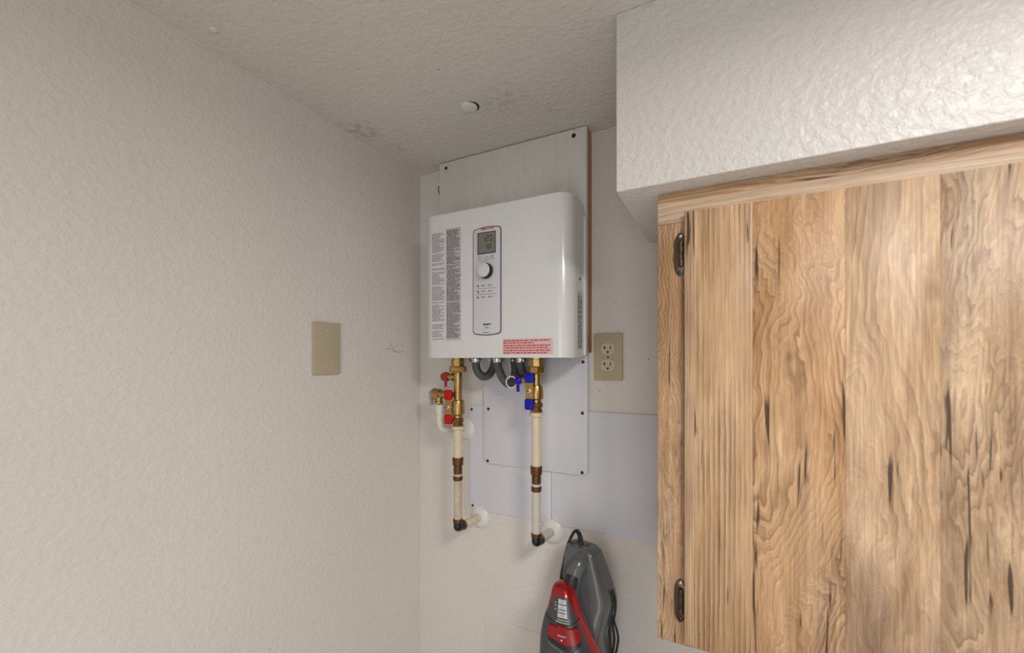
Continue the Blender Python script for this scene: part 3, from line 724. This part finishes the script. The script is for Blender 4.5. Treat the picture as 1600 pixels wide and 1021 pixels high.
# red butterfly lever
xb, zb2 = butterfly(None, 700.5, (609.5, 625.5, 648, 663.5), 7.0, hot, M['redvinyl'], PY-0.020)
lathe('bonnet', (hxp, PY, wp(715, 637, PY).z), Vector((xb-hxp, -0.018, 0)), [(0.004, 0.008), (0.016, 0.0078), (0.017, 0.006), (0.024, 0.005)], M['brass'], hot, 14)
# pressure relief valve on the left, its discharge pipe runs into the wall
rvx = wp(686, 620, PY).x; rvz = wp(686, 616.5, PY).z
rv = lathe('relief_valve', (hxp-0.006, PY, rvz), (-1, 0, 0), [(0, 0.008), (hxp-rvx-0.026, 0.008), (hxp-rvx-0.022, 0.010), (hxp-rvx-0.012, 0.0115), (hxp-rvx-0.010, 0.0145), (hxp-rvx+0.004, 0.0150), (hxp-rvx+0.006, 0.0165), (hxp-rvx+0.011, 0.0165), (hxp-rvx+0.013, 0.010)], M['brass'], hot, 24)
lathe('outlet', (rvx, PY, rvz-0.006), (0, 0, -1), [(0, 0.011), (0.012, 0.011), (0.013, 0.0128), (0.0185, 0.0128), (0.0195, 0.011)], M['brass'], rv, 18)
lx_ = wp(674.5, 615, PY).x
tl = prism('test_lever', [(lx_-0.006, rvz+0.008), (lx_+0.002, rvz+0.010), (lx_+0.003, rvz-0.010), (lx_+0.005, rvz-0.030), (lx_-0.002, rvz-0.030), (lx_-0.004, rvz-0.010)], 'y', PY-0.006, PY+0.006, M['steel'], rv, bev=0.001)
za, zb3 = wp(687, 633.5, PY).z, wp(687, 648, PY).z
dx = wp(687.5, 640, PY).x
lathe('discharge_adapter', (dx, PY, za+0.002), (0, 0, -1), [(0, 0.0120), (0.002, 0.0130), (za-zb3, 0.0130), (za-zb3+0.001, 0.0122)], M['pvc'], hot)
W = wp(727, 669.5, 0.0); ezz = wp(690, 671, PY+0.004).z
pts = [Vector((dx, PY, zb3+0.001)), Vector((dx, PY, zb3-0.012)), Vector((dx+0.0015, PY+0.003, ezz+0.010)), Vector((dx+0.007, PY+0.012, ezz)), Vector((dx*0.6+W.x*0.4, PY*0.6, (ezz+W.z)/2)), Vector((W.x, 0.0, W.z))]
tube('discharge_pipe', pts, 0.0108, M['pvc'], hot, n=18)
escutcheon(Vector((W.x, 0, W.z)), 0.0335, hot)

coldR = dict(nut0=562.5, nut1=572.5, nut2=584.5, bar1=602, ball1=629, col0=644.5, col1=651, cop0=728.5, cop1=742.5, cop2=756.5, ring0=760, ring1=768, elb0=833, elb1=855.5, w=1.07, wall=(863.5, 830.5), fl=0.0315)
cold, cxp = riser('cold_water_pipe', 'right pipe under the heater with blue valve handles and brass fittings', 838, coldR, False)
xb, zb2 = butterfly(None, 827.0, (582.5, 598.5, 623.5, 641), 7.5, cold, M['bluevinyl'], PY-0.020)
lathe('bonnet', (cxp, PY, zb2), Vector((xb-cxp, -0.018, 0)), [(0.004, 0.008), (0.014, 0.0078), (0.015, 0.006), (0.022, 0.005)], M['brass'], cold, 14)
zt = wp(838, 595, PY).z
lathe('drain_branch', (cxp, PY, zt), (-1, -0.1, 0), [(0.004, 0.0085), (0.018, 0.0085), (0.0185, 0.0095), (0.026, 0.0095), (0.0265, 0.0075), (0.038, 0.0075)], M['brass'], cold, 18)
dxk = wp(809.5, 594, PY-0.012).x
dk = lathe('drain_handle', (dxk, PY-0.012, zt), (0.25, -1, 0), [(-0.006, 0.0085), (-0.002, 0.0098), (0.002, 0.009), (0.005, 0.005), (0.0055, 0.001)], M['bluevinyl'], cold, 18)
prism('handle_tail', [(dxk-0.0035, zt), (dxk+0.0035, zt), (dxk+0.0042, zt-0.028), (dxk-0.0028, zt-0.028)], 'y', PY-0.016, PY-0.011, M['bluevinyl'], dk, bev=0.0012)
cxk = wp(804, 595, PY).x
lathe('drain_cap', (cxk, PY+0.006, zt), (-0.25, -1, 0), [(-0.014, 0.0125), (-0.002, 0.0132), (0.000, 0.0115), (0.0005, 0.004)], M['copper'], dk, 18)
# white retaining strap ring
q = wp(799, 597.5, PY); n = 20
ring = [Vector((q.x+0.0125*math.cos(2*math.pi*k/n), PY+0.004*math.cos(2*math.pi*k/n), q.z+0.0142*math.sin(2*math.pi*k/n))) for k in range(n+1)]
tube('cap_strap', ring, 0.0015, M['whiteplastic'], dk, n=8, sub=2)

# grey flexible conduits from the wall up into the heater
def conduit(label, pc, path, cy=-0.085):
    x = wp(pc, 566, cy).x
    z1 = hz0
    t = thing('flexible_conduit', label, 'conduit', (x, cy, z1-0.06))
    cn = lathe('connector', (x, cy, z1+0.0005), (0, 0, -1), [(0, 0.012), (0.002, 0.0155), (0.006, 0.0155), (0.0065, 0.013), (0.011, 0.013), (0.0125, 0.012)], M['chrome'], t, 10)
    for s in (-1, 1):
        lathe('clamp_screw', (x+s*0.015, cy-0.003, z1-0.006), (0, -1, 0), [(0, 0.0035), (0.012, 0.0035), (0.0122, 0.001)], M['steel'], cn, 8)
    pts = [Vector((x, cy, z1-0.008)), Vector((x, cy, z1-0.016))] + [Vector(p) for p in path]
    tube('hose', pts, 0.0108, M['conduit'], t, n=16)
conduit('grey conduit looping in a U beside the red-handled pipe', 743.5,
        [wp(746, 580, -0.082), wp(754, 588.5, -0.070), wp(764, 586, -0.055), wp(771, 574, -0.042), wp(773, 562, -0.036), wp(773, 556, -0.034)])
conduit('grey conduit dipping between the U loop and the blue drain handle', 777,
        [wp(780, 579, -0.078), wp(786, 592, -0.068), wp(794, 600, -0.058), wp(802, 595, -0.048), wp(805, 580, -0.040), wp(804, 565, -0.035), wp(804, 556, -0.034)])
conduit('grey conduit tucked behind the blue-handled brass valve', 813,
        [wp(815, 577, -0.055), wp(820, 588, -0.050), wp(829, 594, -0.045), wp(837, 586, -0.040), wp(840, 571, -0.035), wp(840, 556, -0.034)], cy=-0.058)

# ------------------------------------------------------------------ handheld steam cleaner
AL = math.radians(8)
FWD = Vector((-math.sin(AL), -math.cos(AL), 0)); RGT = Vector((math.cos(AL), -math.sin(AL), 0))
LEDGE = CAM.z-0.92
lg = struct(box('wall_ledge', 0.30, 0.80, -0.36, 0, LEDGE-0.03, LEDGE, M['wall']))
def table(rows):
    """photo rows (row, left px, right px, y of the widest line, half depth) -> (z, x, y, half width, half depth), ending on the ledge"""
    out = []
    for r, l, rt, y, hd in rows:
        p = wp((l+rt)/2, r, y); out.append((p.z, p.x, y, (rt-l)/2*mpp((l+rt)/2, y)/cT*0.93, hd))
    z, x, y, hw, hd = out[-1]
    out.append(((z+LEDGE)/2, x, y, hw*1.02, hd)); out.append((LEDGE, x, y, hw*0.9, hd*0.95)); return out
HULL = table([(850, 892.5, 923, -0.100, 0.020), (851, 890.5, 926, -0.100, 0.0235), (853, 889, 930, -0.100, 0.026), (858, 888, 935, -0.100, 0.029), (866, 887, 938, -0.100, 0.031),
              (890, 884, 947, -0.100, 0.036), (915, 879, 955, -0.102, 0.041), (924, 877, 957.5, -0.103, 0.043), (930, 876, 957.5, -0.104, 0.045), (945, 873, 954, -0.106, 0.048), (975, 868, 949, -0.110, 0.055), (1021, 866, 951, -0.115, 0.062)])
SHELL = table([(909.5, 876, 884, -0.182, 0.006), (911, 871, 888, -0.182, 0.012), (914, 866.5, 892, -0.183, 0.018), (922, 864, 896.5, -0.185, 0.023), (935, 861.5, 900.5, -0.188, 0.028), (950, 858, 905, -0.192, 0.033),
               (970, 853, 912, -0.197, 0.040), (990, 849.5, 920.5, -0.202, 0.046), (1010, 849, 930.5, -0.207, 0.052), (1021, 849, 936, -0.209, 0.055)])
hc = HULL[0]
sc = thing('handheld_cleaner', 'charcoal and red corded handheld cleaner standing against the wall below the pipes', 'cleaner', (hc[1], hc[2], LEDGE))
def interp(tab, z):
    if z >= tab[0][0]: return tab[0][1:]
    for a, b2 in zip(tab, tab[1:]):
        if z >= b2[0]:
            t = (a[0]-z)/(a[0]-b2[0]); return tuple(p+(q-p)*t for p, q in zip(a[1:], b2[1:]))
    return tab[-1][1:]
def sup(a, e):
    c = math.cos(a); return math.copysign(abs(c)**e, c)
def body_pt(tab, z, a, o, eu, ew):
    cx_, cy_, hw, hd = interp(tab, z)
    return Vector((cx_, cy_, z)) + RGT*((hw+o)*sup(a, eu)) + FWD*((hd+o)*sup(a-math.pi/2, ew))
def hull_pt(z, a, o=0.0): return body_pt(HULL, z, a, o, 0.42, 0.5)
def shell_pt(z, a, o=0.0): return body_pt(SHELL, z, a, o, 0.72, 0.72)
def pix(p):
    d = p-CAM; dep = -d.x*sT+d.y*cT
    return CXP+(d.x*cT+d.y*sT)/dep*F_PX, HOR-d.z/dep*F_PX
def row_z(row, a=1.35):
    """height on the shell's front that shows at a photo row"""
    lo, hi = LEDGE, SHELL[0][0]
    for _ in range(26):
        m_ = (lo+hi)/2
        if pix(shell_pt(m_, a))[1] > row: lo = m_
        else: hi = m_
    return (lo+hi)/2
def col_a(px, z):
    """angle on the shell that shows at a photo column, at height z"""
    lo, hi = -0.6, 2.9
    for _ in range(24):
        m_ = (lo+hi)/2
        if pix(shell_pt(z, m_))[0] > px: lo = m_
        else: hi = m_
    return (lo+hi)/2
def rng(a, b2, n): return [a+(b2-a)*k/n for k in range(n+1)]
def dense(tab, k=3):
    out = []
    for a, b2 in zip(tab, tab[1:]): out += rng(a[0], b2[0], k)[:-1]
    return out+[tab[-1][0]]
def loft(name, fn, zs, angs, mat, parent, close=True, cap=True):
    n = len(angs); vs = [fn(d, a) for d in zs for a in angs]; fs = []
    for i in range(len(zs)-1):
        for k in range(n if close else n-1):
            fs.append([i*n+k, i*n+(k+1) % n, (i+1)*n+(k+1) % n, (i+1)*n+k])
    if cap: fs.append(list(range(n))[::-1]); fs.append(list(range((len(zs)-1)*n, len(zs)*n)))
    return link(name, vs, fs, mat, parent, smooth=True)
A48 = [2*math.pi*k/48 for k in range(48)]
HP = math.pi/2
rh = loft('rear_housing', hull_pt, dense(HULL), A48, M['grey_gloss'], sc)
loft('side_trim', lambda z, a: hull_pt(z, a, 0.0010), rng(HULL[3][0], HULL[11][0]-0.1, 24), rng(-0.5, 0.60, 8), M['grey_gloss'], rh, close=False, cap=False)
sh = loft('front_shell', shell_pt, dense(SHELL), A48, M['red_gloss'], sc)
Z0, Z1 = row_z(933), LEDGE+0.002
def edge(row, px):
    a = 0.8
    for _ in range(6): z = row_z(row, a); a = col_a(px, z)
    return z, a
EDGE_R = [edge(r, px) for r, px in ((935, 887.5), (950, 893.5), (970, 902), (990, 910.5), (1010, 920), (1021, 925.5))]
EDGE_L = [(row_z(r), col_a(px, row_z(r))) for r, px in ((933, 867.5), (950, 861.8), (966, 855.5))] + [(row_z(980), math.pi+0.3)]
def fas(z, t):
    ar = interp(EDGE_R, z)[0]; al = interp(EDGE_L, z)[0]
    return shell_pt(z, ar+(al-ar)*t, 0.0012)
loft('fascia', fas, rng(Z0, Z1, 60), rng(0, 1, 28), M['grey_dark'], sh, close=False, cap=False)
def patch(name, r0, r1, a0, a1, o, mat, parent, nd=8, na=12, bow=0.0, sag=0.0):
    """raised piece on the shell between two photo rows and two angles; bow sags its lower edge"""
    za, zb = row_z(r0), row_z(r1); D = rng(0, 1, nd); A = rng(a0, a1, na); n = na+1
    def q(t, a, o_): return shell_pt(za+(zb-za)*t - (bow*t+sag)*math.sin(math.pi*(a-a0)/(a1-a0)), a, o_)
    vs = [q(t, a, o) for t in D for a in A]; m0 = len(vs); vs += [q(t, a, 0.0) for t in D for a in A]; fs = []
    for i in range(nd):
        for k in range(na):
            f = [i*n+k, i*n+k+1, (i+1)*n+k+1, (i+1)*n+k]; fs.append(f); fs.append([m0+v for v in f][::-1])
    rim = list(range(n)) + [i*n+na for i in range(1, nd+1)] + [nd*n+k for k in range(na-1, -1, -1)] + [i*n for i in range(nd-1, 0, -1)]
    for a_, b2 in zip(rim, rim[1:]+rim[:1]): fs.append([a_, b2, m0+b2, m0+a_])
    return link(name, vs, fs, mat, parent, smooth=True)
def pxpatch(name, r0, r1, p0, p1, *a, **k):
    zm = row_z((r0+r1)/2); return patch(name, r0, r1, col_a(p1, zm), col_a(p0, zm), *a, **k)
dp = pxpatch('level_window', 936.5, 965.5, 872.5, 885, 0.0022, M['silver'], sh)
for r in (944, 952, 957): pxpatch('window_line', r, r+1.1, 873, 884.5, 0.0026, M['grey_dark'], dp, nd=1, na=6)
for r in (943, 948, 953.5): pxpatch('indicator_dot', r, r+1.6, 867.8, 869.6, 0.0020, M['silver'], sh, nd=1, na=2)
for r, p0, p1 in ((968.5, 871, 889), (972.5, 869, 889)):
    for k in range(7):
        q = p0+(p1-p0)*k/7; pxpatch('lettering_mark', r, r+1.4, q, q+(p1-p0)/7*0.7, 0.0018, M['labelgrey'], sh, nd=1, na=2)
pxpatch('seam', 971, 972.5, 853.8, 904, 0.0016, M['black'], sh, nd=1, na=30, sag=0.004)
pxpatch('latch_recess', 979, 1008, 858, 904, 0.0018, M['black'], sh, bow=0.008)
lt = pxpatch('latch', 980.5, 999, 859.5, 902.5, 0.0055, M['red_latch'], sh, bow=0.006)
pxpatch('latch_tab', 977, 988, 872, 885.5, 0.0064, M['red_latch'], lt)
for k in range(4): pxpatch('lettering_mark', 991, 993.2, 873+k*2.8, 875+k*2.8, 0.0061, M['silver'], lt, nd=1, na=2)
pxpatch('indicator_dot', 997.5, 999.5, 877.3, 879.2, 0.0061, M['whiteplastic'], lt, nd=1, na=2)
pxpatch('latch_lip', 1009, 1013, 859, 903, 0.0040, M['grey_gloss'], sh, nd=3, na=20, sag=0.008)
# carrying handle between housing and shell
hpts = [wp(912, 872, -0.112), wp(909.5, 874, -0.128), wp(904, 882, -0.145), wp(898, 895, -0.154), wp(893, 913, -0.158), wp(890, 935, -0.160)]
hd_ = tube('handle', hpts, lambda t: 0.0165, M['grey_gloss'], sc, n=22)
cdir = (hpts[1]-hpts[0]).normalized()
lathe('handle_collar', hpts[0]+cdir*0.004, cdir, [(0, 0.0225), (0.005, 0.0225), (0.010, 0.0195), (0.0125, 0.017)], M['grey_gloss'], hd_, 26)
hs = crom(hpts, 6)
lathe('handle_seam', hs[11], hs[13]-hs[11], [(0, 0.0162), (0.0002, 0.0169), (0.0010, 0.0169), (0.0012, 0.0162)], M['grey_dark'], hd_, 26)
tube('grip', [wp(894.5, 901, -0.161), wp(892, 910, -0.167), wp(890, 922, -0.169), wp(888, 935, -0.169)], 0.0146, M['rubber'], hd_, n=20)
# ribbed strain relief and power cord
YC = -0.100
tp = wp(907.5, 857, YC)
rel = [tp, wp(907.5, 847, YC), wp(906, 838, YC), wp(903.5, 832, YC), wp(900, 830, YC)]
cordo = tube('power_cord', [rel[-2], rel[-1], wp(896, 833, YC), wp(890, 845, YC), wp(886, 857, YC-0.005), wp(881, 880, YC-0.015), wp(877, 902, YC-0.025), wp(878, 925, YC-0.05), wp(878, 980, YC-0.045), wp(878, 1040, YC-0.045)], 0.0034, M['rubber'], sc, n=10)
tube('strain_relief', rel, lambda t: (0.0072-0.0026*t)*(1.0 if int(t*24) % 2 else 0.80), M['rubber'], cordo, n=14, sub=8)
lathe('cord_boot', tp+Vector((0, 0, -0.004)), (0, 0, 1), [(0, 0.0105), (0.005, 0.0105), (0.0078, 0.0085)], M['grey_gloss'], sc, 18)
zt_ = HULL[0][0]
for px0, px1 in ((893, 902), (912, 921)):
    xa, xb_ = wp(px0, 850, YC).x, wp(px1, 850, YC).x
    box('release_tab', xa, xb_, YC-0.008, YC+0.010, zt_-0.004, zt_+0.0025, M['grey_dark'], sc, bev=0.0014)
# cord wound along the right flank
for pts in ([(957, 922), (962, 940), (961, 958), (959.5, 970), (964, 986), (966, 1000), (963, 1018), (956, 1045)],
            [(957, 925), (958, 945), (954, 968), (953, 990), (954, 1017), (953, 1050)],
            [(956, 930), (955, 950), (957, 975), (960, 1000), (957, 1020), (953, 1045)]):
    tube('wound_cord', [wp(a, b2, YC-0.01) for a, b2 in pts], 0.0026, M['rubber'], sc, n=10)
